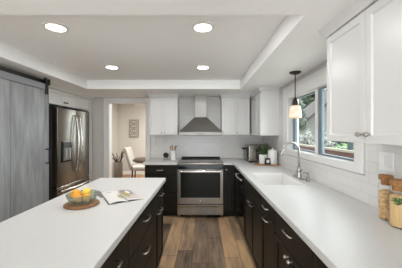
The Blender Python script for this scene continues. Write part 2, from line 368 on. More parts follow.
def tree(name, label, x, y, trunk_h, rad, n, size, m, seed, group=None):
    rnd = random.Random(seed)
    t = thing(name, label, 'tree' if trunk_h > .7 else 'shrub', (x, y, -.6))
    bm = B(); tube(bm, [(0, 0, 0), (.05, .03, trunk_h*.5), (0, -.04, trunk_h), (.05, 0, trunk_h+rad[2]*.9)], [.05+.03*trunk_h, .04+.02*trunk_h, .03+.015*trunk_h, .01])
    for k in range(5):
        a = k*1.3; tube(bm, [(0, -.02, trunk_h*.95), (rad[0]*.4*math.cos(a), rad[1]*.4*math.sin(a), trunk_h+rad[2]*.4), (rad[0]*.7*math.cos(a), rad[1]*.7*math.sin(a), trunk_h+rad[2]*.9)], [.02+.01*trunk_h, .02, .008], 6)
    obj('trunk', bm, 'bark', t)
    crown('foliage', m, t, (0, 0, trunk_h+rad[2]*.85), rad, n, size, rnd)
tree('leafy_tree', 'tall dense green tree behind the neighbouring roof through left pane', 11.2, 23.5, 2.8, (2.7, 2.7, 2.6), 4200, .22, 'tree1', 1)
tree('leafy_tree', 'tall thin crowned tree at the right behind the neighbouring roof', 16.2, 29.5, 4.6, (2.6, 2.6, 2.8), 1300, .17, 'tree2', 2)
tree('leafy_tree', 'pale green tree nearest the left edge of the window', 4.95, 13.0, 1.9, (.95, .95, 1.2), 1300, .15, 'tree2', 3)
tree('flowering_shrub', 'white blossoming shrub behind the faucet, beyond the deck railing', 4.6, 10.2, .35, (.75, .75, 1.0), 1300, .09, 'blossom', 4)
tree('flowering_shrub', 'white blossoming shrub behind the window mullion beyond the railing', 6.05, 11.4, .35, (.65, .65, .95), 900, .09, 'blossom', 5)
tree('garden_bush', 'low green bush above the deck railing under the white upper cabinet', 4.1, 6.9, .35, (.62, .95, .75), 1500, .08, 'bush', 6)
hs = thing('neighbour_house', 'neighbouring house with mauve grey roof seen through the window', 'house', (10, 18, -.6))
bm = B(); prism(bm, [(-3.3, 0), (3.3, 0), (3.3, 2.7), (0, 5.3), (-3.3, 2.7)], 'y', -3, -.6); obj('wall', bm, 'siding', hs)
bm = B(); prism(bm, [(-3.95, 2.42), (0, 5.6), (3.95, 2.42), (3.95, 2.24), (0, 5.4), (-3.95, 2.24)], 'y', -3.4, -.3); obj('roof', bm, 'shingle', hs)
bm = B(); grid_slab(bm, [-1.8, -1.7, -.6, -.5], [1.0, 1.1, 2.2, 2.3], lambda i, j: not (i == 1 and j == 1), 'y', -3.05, -3.0); hw = obj('window', bm, 'trim', hs)
bm = B(); box(bm, -1.7, -.6, -3.03, -3.01, 1.1, 2.2); obj('pane', bm, 'black_glass', hw)

# ================================================================ CABINETS
def shaker_bm(x0, x1, z0, z1, t=.02, stile=.055, rec=.009):
    bm = B(); fs = box(bm, x0, x1, -t, -.0005, z0, z1)
    bm.normal_update(); bmesh.ops.recalc_face_normals(bm, faces=bm.faces[:])
    f = [f for f in bm.faces if f.normal.y < -.9]
    bmesh.ops.inset_individual(bm, faces=f, thickness=stile, depth=0)
    f = [f for f in bm.faces if f.normal.y < -.9 and abs(f.calc_center_median().x-(x0+x1)/2) < .004 and abs(f.calc_center_median().z-(z0+z1)/2) < .004]
    bmesh.ops.inset_individual(bm, faces=f, thickness=.007, depth=-rec)
    return bm
def slab_bm(x0, x1, z0, z1, t=.02):
    bm = B(); box(bm, x0, x1, -t, -.0005, z0, z1); return bm
def pull(parent, x, z, L=.10, t=.02, vertical=False, out=.03):
    bm = B()
    y0 = -t+.001; h = L/2
    pts = [(-h, y0, 0), (-h, y0-out*.7, 0), (-h+.008, y0-out, 0), (0, y0-out*1.06, 0), (h-.008, y0-out, 0), (h, y0-out*.7, 0), (h, y0, 0)]
    pts = [(x+(0 if vertical else a), y, z+(a if vertical else 0)) for a, y, _ in pts]
    tube(bm, pts, .0058, 8); return obj('handle', bm, 'nickel', parent, smooth=True)
def knob(parent, x, z, t=.02, m='nickel', r=.012):
    bm = B(); lathe(bm, [(0, 0), (.006, 0), (.005, .012), (r, .017), (r*1.05, .024), (r*.7, .03), (0, .031)], 14)
    bmesh.ops.transform(bm, matrix=Matrix.Translation((x, -t+.001, z)) @ Matrix.Rotation(PI/2, 4, 'X'), verts=bm.verts[:])
    return obj('knob', bm, m, parent, smooth='auto')
def base_cabinet(label, loc, rz, w, d, fronts, cat='cabinet', group=None, name='base_cabinet', sink=False):
    t = thing(name, label, cat, loc, rz, group)
    bm = B(); prism(bm, [(0, .10), (0, .874), (.02, .874), (.02, .64), (d, .64), (d, 0), (.07, 0), (.07, .10)] if sink else [(0, .10), (0, .874), (d, .874), (d, 0), (.07, 0), (.07, .10)], 'x', .001, w-.001); obj('carcass', bm, 'dark_cab', t)
    for f in fronts:
        k, x0, x1, z0, z1 = f[:5]
        bm = shaker_bm(x0, x1, z0, z1) if k == 'door' else slab_bm(x0, x1, z0, z1)
        o = obj('door' if k == 'door' else 'drawer' if k == 'drawer' else 'false_front', bm, 'dark_cab', t, bevel=.002)
        for p in f[5:]:
            if p[0] == 'pull': pull(o, p[1], p[2], p[3] if len(p) > 3 else .10)
            elif p[0] == 'knob': knob(o, p[1], p[2])
    return t
g = .003
RX = .530            # carcass face of the right run; fronts reach .51
def right_run(label, y0, y1, fr, **k): return base_cabinet(label, (RX, y1, 0), -PI/2, y1-y0, XR-RX-.002, fr, **k)
w = 1.065-.40
right_run('nearest dark base cabinet of the right counter, at bottom edge of view', .40, 1.065,
          [('drawer', g, w-g, .715, .862), ('door', g, w/2-g/2, .115, .705), ('door', w/2+g/2, w-g, .115, .705)])
w = 1.63-1.065
right_run('dark base cabinet with paired doors and two round nickel knobs', 1.065, 1.63,
          [('drawer', g, w-g, .715, .862, ('pull', w/2, .825, .11)), ('door', g, w/2-g/2, .115, .705, ('knob', w/2-.028, .672)), ('door', w/2+g/2, w-g, .115, .705, ('knob', w/2+.028, .672))])
w = 2.02-1.63
right_run('dark single door cabinet with drawer pull directly above a door pull', 1.63, 2.02,
          [('drawer', g, w-g, .765, .862, ('pull', w/2, .822, .11)), ('door', g, w-g, .115, .755, ('pull', w/2, .727, .11))])
w = 2.86-2.02
right_run('dark sink base cabinet under the white sink basin', 2.02, 2.86,
          [('front', g, w-g, .715, .862), ('door', g, w/2-g/2, .115, .705, ('pull', w/2-.07, .665, .07)), ('door', w/2+g/2, w-g, .115, .705, ('pull', w/2+.07, .665, .07))], sink=True)
# dishwasher
t = thing('dishwasher', 'black dishwasher with a bowed steel bar handle near the corner', 'dishwasher', (RX, 3.42, 0), -PI/2)
w = 3.42-2.86
bm = B(); prism(bm, [(0, .10), (0, .872), (.58, .872), (.58, 0), (.07, 0), (.07, .10)], 'x', .002, w-.002); obj('body', bm, 'black_plastic', t)
bm = B(); box(bm, .004, w-.004, -.022, -.0005, .115, .70); obj('door', bm, 'black_glass', t, bevel=.004)
bm = B(); box(bm, .004, w-.004, -.022, -.0005, .705, .862); obj('control_panel', bm, 'black_glass', t, bevel=.004)
bm = B(); tube(bm, [(.05, -.021, .81), (.05, -.05, .81)]+[(.05+(w-.1)*i/10, -.052-.016*math.sin(PI*i/10), .81) for i in range(11)]+[(w-.05, -.05, .81), (w-.05, -.021, .81)], .0095, 10); obj('handle', bm, 'chrome', t, smooth=True)
# corner and back run
base_cabinet('dark corner base cabinet beyond the dishwasher', (RX, 3.797, 0), -PI/2, 3.797-3.422, XR-RX-.002, [('front', g, .37, .115, .862)])
FY = 3.82
base_cabinet('narrow dark base cabinet with a single knob right of the range', (.345, FY, 0), 0, .185, YB-FY-.01,
             [('door', g, .165, .115, .862, ('knob', .04, .80))])
w = -.427+.965
base_cabinet('dark three drawer base cabinet left of the range', (-.965, FY, 0), 0, w, YB-FY-.01,
             [('drawer', g, w-g, .70, .862, ('pull', w*.47, .79, .10)), ('drawer', g, w-g, .41, .69, ('pull', w*.47, .60, .10)), ('drawer', g, w-g, .115, .40, ('pull', w*.47, .31, .10))])
# island units, fronts facing the aisle
IX = -.452
def island_unit(label, y0, y1, fr): return base_cabinet(label, (IX, y0, 0), PI/2, y1-y0, .64, fr, name='island_cabinet')
w = 1.33-.40
island_unit('island drawer unit nearest the viewer under the worktop', .40, 1.33, [('drawer', g, w-g, .665, .862, ('pull', .70, .775, .10)), ('drawer', g, w-g, .395, .655, ('pull', .70, .55, .10)), ('drawer', g, w-g, .115, .385, ('pull', .70, .27, .10))])
w = 1.95-1.33
island_unit('middle island drawer unit with two nickel pulls stacked in view', 1.33, 1.95, [('drawer', g, w-g, .665, .862, ('pull', .39, .775, .12)), ('drawer', g, w-g, .395, .655, ('pull', .38, .545, .12)), ('drawer', g, w-g, .115, .385, ('pull', .38, .27, .12))])
w = 2.50-1.95
island_unit('far island unit with a drawer above paired doors facing aisle', 1.95, 2.50, [('drawer', g, w-g, .705, .862, ('pull', .37, .79, .10)), ('door', g, w/2-g/2, .115, .695, ('pull', w/2-.05, .655, .07)), ('door', w/2+g/2, w-g, .115, .695, ('pull', w/2+.06, .655, .08))])
bm = B(); box(bm, -1.136, -.41, .33, 2.545, .8755, .915)
o = obj('island_worktop', bm, 'quartz', bevel=.005); tag(o, 'long white quartz island worktop carrying the fruit bowl', 'worktop')

# worktops with a sink cut-out
bm = B(); xs = [.337, .500, .60, .975, 1.151]; ys = [.30, 2.20, 2.82, 3.795, 4.4415]
grid_slab(bm, xs, ys, lambda i, j: (j == 3 if i == 0 else not (i == 2 and j == 1)), 'z', .8755, .915)
o = obj('worktop', bm, 'quartz', bevel=.004); tag(o, 'white quartz L-shaped worktop on the right, around the sink', 'worktop')
bm = B(); box(bm, -1.0, -.427, 3.795, 4.4415, .8755, .915); o = obj('worktop', bm, 'quartz', bevel=.004); tag(o, 'short white quartz worktop left of the range under the utensil crock', 'worktop')
# sink
t = thing('kitchen_sink', 'white undermount sink basin beneath the gooseneck faucet', 'sink', (.7875, 2.51, .66))
bm = B(); fs = box(bm, -.1870, .1870, -.3095, .3095, 0, .2545)
top = [f for f in bm.faces if all(v.co.z > .25 for v in f.verts)]
r = bmesh.ops.inset_individual(bm, faces=top, thickness=.006, depth=0)
bm.faces.ensure_lookup_table(); top = [f for f in bm.faces if all(v.co.z > .25 for v in f.verts) and f.calc_area() > .2]
e = bmesh.ops.extrude_face_region(bm, geom=top); vs = [x for x in e['geom'] if isinstance(x, bmesh.types.BMVert)]
bmesh.ops.delete(bm, geom=top, context='FACES_ONLY')
for v in vs: v.co.z = .01; v.co.x *= .96; v.co.y *= .97
obj('basin', bm, 'porcelain', t)
bm = B(); lathe(bm, [(0, .004), (.03, .004), (.045, .001), (.045, 0), (0, 0)], 20, (0, 0, .0105)); obj('drain', bm, 'nickel', t, smooth='auto')
# faucet
t = thing('kitchen_faucet', 'tall brushed nickel gooseneck faucet with side lever behind the sink', 'faucet', (1.055, 2.53, .915))
bm = B(); box(bm, -.03, .03, -.12, .12, 0, .006); obj('base_plate', bm, 'nickel', t, bevel=.003)
bm = B(); lathe(bm, [(0, .006), (.027, .006), (.026, .03), (.021, .05), (.021, .10), (.016, .12), (0, .12)], 20); obj('body', bm, 'nickel', t, smooth='auto')
bm = B(); R_ = .088
pts = [(0, 0, .11), (0, 0, .2), (0, 0, .30)]+arc_pts((-R_, 0, .30), R_, 0, PI*.93, 14)
tube(bm, pts, .0125, 14); obj('spout', bm, 'nickel', t, smooth=True)
bm = B(); e = Vector(pts[-1]); d = (Vector(pts[-1])-Vector(pts[-2])).normalized()
tube(bm, [e-d*.003, e+d*.02, e+d*.05, e+d*.075, e+d*.08], [.0145, .017, .018, .02, .016], 14); sh_ = obj('spray_head', bm, 'nickel', t, smooth=True)
bm = B(); q = e+d*.04+Vector((-.0165, 0, 0)); box(bm, q.x-.004, q.x+.004, q.y-.008, q.y+.008, q.z-.016, q.z+.016); obj('button', bm, 'black_plastic', sh_, bevel=.002)
bm = B(); tube(bm, [(0, -.02, .075), (0, -.04, .078), (.004, -.075, .098)], [.012, .008, .006]); obj('lever', bm, 'nickel', t, smooth=True)
bm = B(); lathe(bm, [(0, .006), (.014, .006), (.014, .05), (.012, .058), (0, .06)], 16, (0, .085, 0)); obj('soap_pump', bm, 'nickel', t, smooth='auto')
t = thing('soap_dispenser', 'small nickel soap dispenser just in front of the faucet base', 'dispenser', (1.075, 2.355, .915))
bm = B(); lathe(bm, [(0, 0), (.017, 0), (.016, .05), (.009, .055), (.009, .08), (0, .08)], 16); obj('body', bm, 'nickel', t, smooth='auto')
bm = B(); tube(bm, [(.006, 0, .083), (-.02, 0, .088), (-.05, 0, .084), (-.054, 0, .078)], .006); obj('nozzle', bm, 'nickel', t, smooth=True)

# upper cabinets
UB, UT = 1.366, 2.035
def upper(label, loc, rz, w, d, doors, z0=UB, z1=UT, name='wall_cabinet', crown=(0, 0), cm='white_cab'):
    t = thing(name, label, 'cabinet', (loc[0], loc[1], z0), rz)
    h = z1-z0
    bm = B(); box(bm, .001, w-.001, 0, d, 0, h); obj('carcass', bm, 'white_cab', t)
    for x0, x1, kn in doors:
        o = obj('door', shaker_bm(x0+.0015, x1-.0015, .002, h-.01), 'white_cab', t, bevel=.002)
        if kn is not None: knob(o, kn, .045)
    a, b = crown; k = .032; zt = ZS-.001-z0
    bm = B(); hexa(bm, [(-.004*a, -.024, h), (w+.004*b, -.024, h), (w+.004*b, d, h), (-.004*a, d, h)], [(-k*a, -.024-k, zt), (w+k*b, -.024-k, zt), (w+k*b, d, zt), (-k*a, d, zt)])
    obj('crown_molding', bm, 'white_cab', t)
    return t
UY = 4.12+.02
w = .505
upper('white two door wall cabinet left of the hood', (-.962, UY, 0), 0, w, YB-UY-.009, [(0, w/2, w/2-.03), (w/2, w, w/2+.03)], crown=(1, 1))
w = .50
upper('white two door wall cabinet right of the hood', (.337, UY, 0), 0, w, YB-UY-.009, [(0, .245, .03), (.245, w, .275)], crown=(1, 0))
CX = .868+.02
upper('white corner wall cabinet with blank end panel left of the window', (CX, YB-.009, 0), -PI/2, YB-.009-3.48, XR-CX-.009, [(.31, .637, .35), (.637, .96, .925)], crown=(0, 1))
NX = .805+.02
w = 1.50-.80
upper('large white two door wall cabinet in the right foreground', (NX, 1.50, 0), -PI/2, w, XR-NX-.009, [(0, .357, .33), (.357, w, .39)], z0=1.363, z1=2.035, crown=(1, 1))
# cabinet over the fridge with its tall side panel
FX = -2.12
w = 4.44-2.965
t = upper('white cabinet above the fridge with three doors and tall side panel', (FX-.02, 2.965, 0), PI/2, w, .70, [(.195, .565, None), (.565, .915, None), (.915, 1.31, None)], z0=1.815, z1=2.035)
drs = [c for c in t.children if c.name.startswith('door')]
knob(drs[0], .535, .05, m='bronze'); knob(drs[1], .597, .05, m='bronze')
bm = B(); box(bm, 1.325, w, 0, .70, -1.815, -.001); obj('side_panel', bm, 'white_cab', t, bevel=.002)

# ================================================================ FRIDGE  (local: x along Y, front -y -> +X)
FW = 4.15-3.235
t = thing('refrigerator', 'dark stainless french door refrigerator with water dispenser', 'refrigerator', (-2.125, 3.235, 0), PI/2)
bm = B(); box(bm, .002, FW-.002, 0, .70, .03, 1.745); obj('body', bm, 'fridge_side', t, bevel=.006)
def bowed(x0, x1, z0, z1, th=.075, bow=.012, n=10, hole=None):
    bm = B(); pts = []
    for i in range(n+1):
        x = x0+(x1-x0)*i/n; pts.append((x, -th-bow*math.sin(PI*i/n)))
    prism(bm, pts+[(x1, -.001), (x0, -.001)], 'z', z0, z1); return bm
mid = .475
dl = obj('door', bowed(.002, mid-.002, .64, 1.77), 'fridge_steel', t, bevel=.006, smooth='auto')
dr = obj('door', bowed(mid+.002, FW-.002, .64, 1.77), 'fridge_steel', t, bevel=.006, smooth='auto')
bm = B(); grid_slab(bm, [.095, .11, .305, .32], [.975, .99, 1.265, 1.28], lambda i, j: True, 'y', -.096, -.07); dp = obj('dispenser', bm, 'black_glass', dl, bevel=.003)
bm = B(); box(bm, .115, .30, -.099, -.0955, 1.0, 1.19); obj('recess', bm, 'display', dp)
bm = B(); box(bm, .15, .175, -.112, -.0985, 1.03, 1.17); box(bm, .24, .265, -.112, -.0985, 1.03, 1.17); obj('paddle', bm, 'nickel', dp)
bm = B(); box(bm, .125, .29, -.0985, -.0955, 1.20, 1.255); obj('display', bm, 'black_plastic', dp)
for (d_, x, s) in ((dl, mid-.045, -1), (dr, mid+.05, 1)):
    bm = B(); tube(bm, [(x, -.075, .80)]+[(x, -.105-.045*math.sin(PI*i/12), .80+.88*i/12) for i in range(13)]+[(x, -.075, 1.68)], .012, 10); obj('handle', bm, 'chrome', d_, smooth=True)
fz_ = obj('freezer_drawer', bowed(.002, FW-.002, .08, .63), 'fridge_steel', t, bevel=.006, smooth='auto')
bm = B(); tube(bm, [(.06, -.08, .57)]+[(.06+(FW-.12)*i/12, -.11-.04*math.sin(PI*i/12), .57) for i in range(13)]+[(FW-.06, -.08, .57)], .012, 10); obj('handle', bm, 'chrome', fz_, smooth=True)
for x in (.05, FW-.05):
    bm = B(); box(bm, x-.04, x+.04, -.07, .06, 1.746, 1.785); obj('hinge_cover', bm, 'fridge_side', t, bevel=.006)
bm = B(); box(bm, .01, FW-.01, -.05, .6, 0, .07); obj('kick_plate', bm, 'black_plastic', t)

# ================================================================ BARN DOOR
t = thing('barn_door', 'grey weathered sliding barn door on the left wall', 'door', (XL+.035, 1.72, .02))
L = 2.845-1.72
bm = B(); box(bm, 0, .035, 0, L, 0, 1.915); obj('plank_panel', bm, 'barn', t, bevel=.003)
bm = B(); box(bm, 0, .050, 0, L, 1.915, 1.985); obj('top_rail', bm, 'barn_rail', t, bevel=.003)
for y in (.2, L-.03):
    bm = B(); box(bm, .050, .058, y-.022, y+.022, 1.86, 2.045); hg = obj('hanger', bm, 'black', t, bevel=.002)
    bm = B(); lathe(bm, [(0, 0), (.032, 0), (.032, .012), (0, .012)], 20)
    bmesh.ops.transform(bm, matrix=Matrix.Translation((.036, y, 2.03)) @ Matrix.Rotation(PI/2, 4, 'Y'), verts=bm.verts[:]); obj('wheel', bm, 'black', hg)
bm = B(); tube(bm, [(.034, L-.02, 1.02), (.07, L-.02, 1.02), (.078, L-.02, 1.04), (.078, L-.02, 1.17), (.07, L-.02, 1.19), (.034, L-.02, 1.19)], .008, 8); obj('pull_handle', bm, 'black', t, smooth=True)
t = thing('barn_door_track', 'black steel rail above the grey barn door', 'door track', (XL+.001, 1.3, 2.0))
bm = B(); box(bm, .040, .050, 0, 1.56, .012, .060); obj('rail', bm, 'black', t, bevel=.002)
for y in (.25, .75, 1.15, 1.5):
    bm = B(); lathe(bm, [(0, 0), (.012, 0), (.012, .041), (0, .041)], 12)
    bmesh.ops.transform(bm, matrix=Matrix.Translation((0, y, .036)) @ Matrix.Rotation(PI/2, 4, 'Y'), verts=bm.verts[:]); obj('spacer', bm, 'black', t)
bm = B(); box(bm, .0, .085, 1.56, 1.585, -.0, .075); obj('end_stop', bm, 'black', t, bevel=.003)
bm = B(); box(bm, XL, XL+.018, 2.86, 2.96, 0, 2.0); struct('trim_3', bm, 'barn_rail', 'grey upright board between the barn door and fridge', 'trim', bevel=.003)

# ================================================================ RANGE
RXc = -.043; RW = .752; RYf = 3.775
t = thing('range', 'stainless electric range with black glass top below the hood', 'range', (RXc-RW/2, RYf, 0))
bm = B(); box(bm, .002, RW-.002, .03, .655, .06, .90); obj('body', bm, 'fridge_side', t)
bm = B(); box(bm, .0, RW, .02, .655, .901, .917); ck = obj('cooktop', bm, 'black_glass', t, bevel=.003)
for (x, y, r) in ((.19, .20, .095), (.56, .20, .105), (.19, .48, .075), (.56, .48, .09)):
    bm = B(); lathe(bm, [(r-.006, 0), (r, 0), (r, .0012), (r-.006, .0012), (r-.006, 0)], 36, (x, y, .9171)); obj('burner_ring', bm, 'display', ck)
bm = B(); prism(bm, [(.59, .917), (.655, .917), (.655, .948), (.63, .948)], 'x', .01, RW-.01); obj('rear_vent', bm, 'black_plastic', t, bevel=.003)
bm = B(); prism(bm, [(.02, .90), (.02, .922), (-.002, .915), (-.012, .893), (0, .893)], 'x', 0, RW); obj('front_bezel', bm, 'steel', t, bevel=.002)
bm = B(); prism(bm, [(.03, .892), (-.011, .892), (-.018, .815), (.03, .815)], 'x', .0, RW); obj('control_panel', bm, 'black_glass', t, bevel=.003)
dz0, dz1 = .245, .808
bm = B(); grid_slab(bm, [.0, .055, RW-.055, RW], [dz0, dz0+.10, dz1-.055, dz1], lambda i, j: not (i == 1 and j == 1), 'y', -.022, .029); od = obj('door', bm, 'steel', t, bevel=.004)
bm = B(); box(bm, .055, RW-.055, -.017, .02, dz0+.10, dz1-.055); obj('oven_window', bm, 'oven_glass', od)
bm = B(); tube(bm, [(.03, -.02, .785), (.03, -.058, .785)]+[(.03+(RW-.06)*i/8, -.062, .785) for i in range(9)]+[(RW-.03, -.058, .785), (RW-.03, -.02, .785)], .0125, 12); obj('handle', bm, 'chrome', od, smooth='auto')
bm = B(); lathe(bm, [(0, 0), (.013, 0), (.013, .002), (0, .002)], 20); bmesh.ops.transform(bm, matrix=Matrix.Translation((RW/2, -.022, dz0+.055)) @ Matrix.Rotation(PI/2, 4, 'X'), verts=bm.verts[:]); obj('badge', bm, 'chrome', od)
bm = B(); prism(bm, [(.03, .065), (-.018, .065), (-.018, .19), (-.034, .215), (-.034, .235), (.03, .235)], 'x', 0, RW); obj('drawer', bm, 'steel', t, bevel=.003)
for x in (.06, RW-.06):
    for y in (.10, .58):
        bm = B(); lathe(bm, [(0, 0), (.02, 0), (.016, .07), (0, .07)], 12, (x, y, 0)); obj('foot', bm, 'black_plastic', t)

# hood
t = thing('range_hood', 'stainless pyramid range hood with square chimney', 'range hood', (RXc, YB-.0085, 1.36))
hw = .376; hd = .475
bm = B(); hexa(bm, [(-hw, -hd, .06), (hw, -hd, .06), (hw, 0, .06), (-hw, 0, .06)], [(-.115, -.30, .325), (.115, -.30, .325), (.115, 0, .325), (-.115, 0, .325)]); obj('canopy', bm, 'hood_steel', t, bevel=.002)
bm = B(); box(bm, -hw, hw, -hd, 0, 0, .0595); obj('rim', bm, 'hood_steel', t, bevel=.003)
bm = B(); box(bm, -.108, .108, -.28, 0, .325, ZS-1.361); obj('chimney', bm, 'hood_steel', t, bevel=.003)
for k in range(4):
    bm = B(); lathe(bm, [(0, 0), (.009, 0), (.009, .005), (0, .005)], 12); bmesh.ops.transform(bm, matrix=Matrix.Translation((-.05+.033*k, -hd+.001, .03)) @ Matrix.Rotation(PI/2, 4, 'X'), verts=bm.verts[:]); obj('button', bm, 'black_plastic', t)
bm = B(); box(bm, -.30, .30, -.40, -.08, -.006, .001); obj('filter', bm, 'display', t)

# ================================================================ CEILING LIGHTS, PENDANT
def downlight(label, x, y, z):
    t = thing('recessed_light', label, 'ceiling light', (x, y, z), 0, 'recessed ceiling lights')
    bm = B(); lathe(bm, [(.066, 0), (.088, 0), (.086, -.006), (.068, -.010), (.066, -.002), (.066, 0)], 32); obj('trim_ring', bm, 'trim', t, smooth='auto')
    bm = B(); lathe(bm, [(0, -.005), (.0655, -.005), (.0655, -.001), (0, -.001)], 32); obj('lens', bm, 'lamp_on', t)
    light('lamp', 'AREA', (0, 0, -.012), (0, 0, 0), LAMP_W, (.985, .99, 1), t, shape='DISK', size=.12)
downlight('recessed ceiling light at the near left of the tray', -1.134, 1.774, ZT)
downlight('recessed ceiling light at the near right of the tray, in the middle of ceiling', 0, 1.774, ZT)
downlight('recessed ceiling light at the far left of the tray', -1.134, 2.866, ZT)
downlight('recessed ceiling light at the far right of the tray, above the hood', 0, 2.866, ZT)
t = thing('pendant_light', 'small pendant with lit alabaster glass shade over the sink', 'pendant light', (1.03, 2.57, ZS))
bm = B(); lathe(bm, [(0, 0), (.062, 0), (.062, -.010), (.045, -.02), (.012, -.028), (0, -.028)], 28); obj('ceiling_plate', bm, 'bronze', t, smooth='auto')
bm = B(); tube(bm, [(0, 0, -.02), (0, 0, -.30)], .006, 8); obj('rod', bm, 'bronze', t)
bm = B(); lathe(bm, [(0, -.285), (.012, -.285), (.02, -.31), (.034, -.345), (.037, -.385), (0, -.385)], 20); obj('socket', bm, 'bronze', t, smooth='auto')
bm = B(); lathe(bm, [(.0365, -.374), (.052, -.381), (.059, -.40), (.065, -.46), (.069, -.505), (.066, -.515), (.061, -.505), (.056, -.42), (.050, -.39), (.0365, -.382), (.0365, -.374)], 28); obj('shade', bm, 'shade_lit', t, smooth=True)
bm = B(); ball(bm, (0, 0, -.43), .024, 14); obj('bulb', bm, 'lamp_on', t, smooth=True)

# ================================================================ OUTLETS
def outlet(label, loc, rz):
    t = thing('wall_outlet', label, 'outlet', loc, rz)
    bm = B(); box(bm, -.058, .058, -.006, 0, -.058, .058); obj('cover_plate', bm, 'white_plastic', t, bevel=.003)
    for x in (-.027, .027):
        bm = B(); box(bm, x-.017, x+.017, -.009, -.005, -.034, .034); obj('socket' if x < 0 else 'switch', bm, 'porcelain', t, bevel=.002)
outlet('white double wall outlet under the cabinet left of the hood', (-.83, YB-.0085, 1.235), 0)
outlet('white wall outlet under the large right wall cabinet', (XR-.0085, 1.44, 1.235), -PI/2)

# ================================================================ ON THE BACK COUNTER
t = tag(obj('utensil_crock', (lambda b: (lathe(b, [(0, 0), (.052, 0), (.055, .01), (.055, .165), (.052, .168), (.049, .165), (.049, .012), (0, .012)], 28), b)[1])(B()), 'porcelain', loc=(-.545, 4.20, .9155), smooth='auto'), 'white ceramic crock holding wooden utensils left of the range', 'crock')
uts = [('wooden_spoon', 'leftmost wooden spoon leaning out of the white crock', -.056, .02, .222, 'spoon'), ('wooden_spatula', 'wide flat wooden spatula standing upright in the middle of the white crock', -.012, -.015, .235, 'spatula'),
       ('wooden_spoon', 'wooden spoon right of the spatula in the white crock', .035, .02, .222, 'spoon'), ('wooden_spatula', 'rightmost wooden spatula leaning furthest out of the white crock', .060, -.01, .232, 'spatula')]
for nm, lb, dx, dy, h, kd in uts:
    bx, by = -dx*.1, dy*.6
    t = thing(nm, lb, 'utensil', (-.545, 4.20, .9155+.013))
    top = Vector((dx, dy, h)); bot = Vector((bx, by, .003)); ax = (top-bot).normalized(); neck = bot+(top-bot)*.74
    bm = B(); tube(bm, [bot, neck], .0052, 8); obj('handle', bm, 'spoon_wood', t, smooth='auto')
    bm = B(); q = ax.to_track_quat('Z', 'Y').to_matrix().to_4x4()
    if kd == 'spoon': ball(bm, (0, 0, 0), 1, 14, (.034, .011, .038))
    else: hexa(bm, [(-.012, -.004, -.042), (.012, -.004, -.042), (.012, .004, -.042), (-.012, .004, -.042)], [(-.031, -.003, .040), (.031, -.003, .040), (.031, .003, .040), (-.031, .003, .040)])
    bmesh.ops.transform(bm, matrix=Matrix.Translation(neck+ax*.038) @ q, verts=bm.verts[:]); obj('bowl' if kd == 'spoon' else 'blade', bm, 'spoon_wood', t, smooth=True if kd == 'spoon' else False, bevel=0 if kd == 'spoon' else .002)
t = thing('moss_ball_ornament', 'small round dark moss ball on a grey block beside the crock', 'ornament', (-.675, 4.19, .9155))
bm = B(); box(bm, -.042, .042, -.03, .03, 0, .035); obj('base', bm, 'stone_grey', t, bevel=.004)
bm = B(); ball(bm, (0, 0, .082), .05, 24, (1, .85, 1)); obj('ball', bm, 'topiary', t, smooth=True)

# toaster oven in the corner, door facing the aisle
t = thing('toaster_oven', 'stainless toaster oven in the back right corner', 'toaster oven', (.75, 4.20, .9155), -PI/2)
tw, td, th = .42, .33, .285
bm = B(); box(bm, 0, tw, 0, td, .02, th); bo = obj('body', bm, 'steel', t, bevel=.018, seg=3)
bm = B(); box(bm, tw-.004, tw+.003, .12, td-.03, .06, th-.05); obj('side_vent', bm, 'fridge_side', bo, bevel=.004)
for k in range(4):
    bm = B(); box(bm, tw+.001, tw+.006, .13, td-.04, .09+.035*k, .105+.035*k); obj('louvre', bm, 'steel', bo)
bm = B(); box(bm, .03, tw-.12, -.014, .001, .05, th-.035); d_ = obj('door', bm, 'black_glass', t, bevel=.005)
bm = B(); tube(bm, [(.05, -.012, th-.07), (.05, -.05, th-.07), (.06, -.058, th-.07), (tw-.15, -.058, th-.07), (tw-.14, -.05, th-.07), (tw-.14, -.012, th-.07)], .009, 8); obj('handle', bm, 'black', d_, smooth=True)
for k in range(3):
    bm = B(); lathe(bm, [(0, 0), (.02, 0), (.017, .022), (0, .022)], 16); bmesh.ops.transform(bm, matrix=Matrix.Translation((tw-.06, 0, .07+.075*k)) @ Matrix.Rotation(PI/2, 4, 'X'), verts=bm.verts[:]); obj('dial', bm, 'black_plastic', t, smooth='auto')
for x in (.04, tw-.04):
    for y in (.04, td-.04):
        bm = B(); box(bm, x-.02, x+.02, y-.02, y+.02, 0, .022); obj('foot', bm, 'black_plastic', t)
bm = B(); box(bm, .01, tw-.01, .005, td-.01, .012, .026); obj('crumb_tray', bm, 'black_plastic', t)

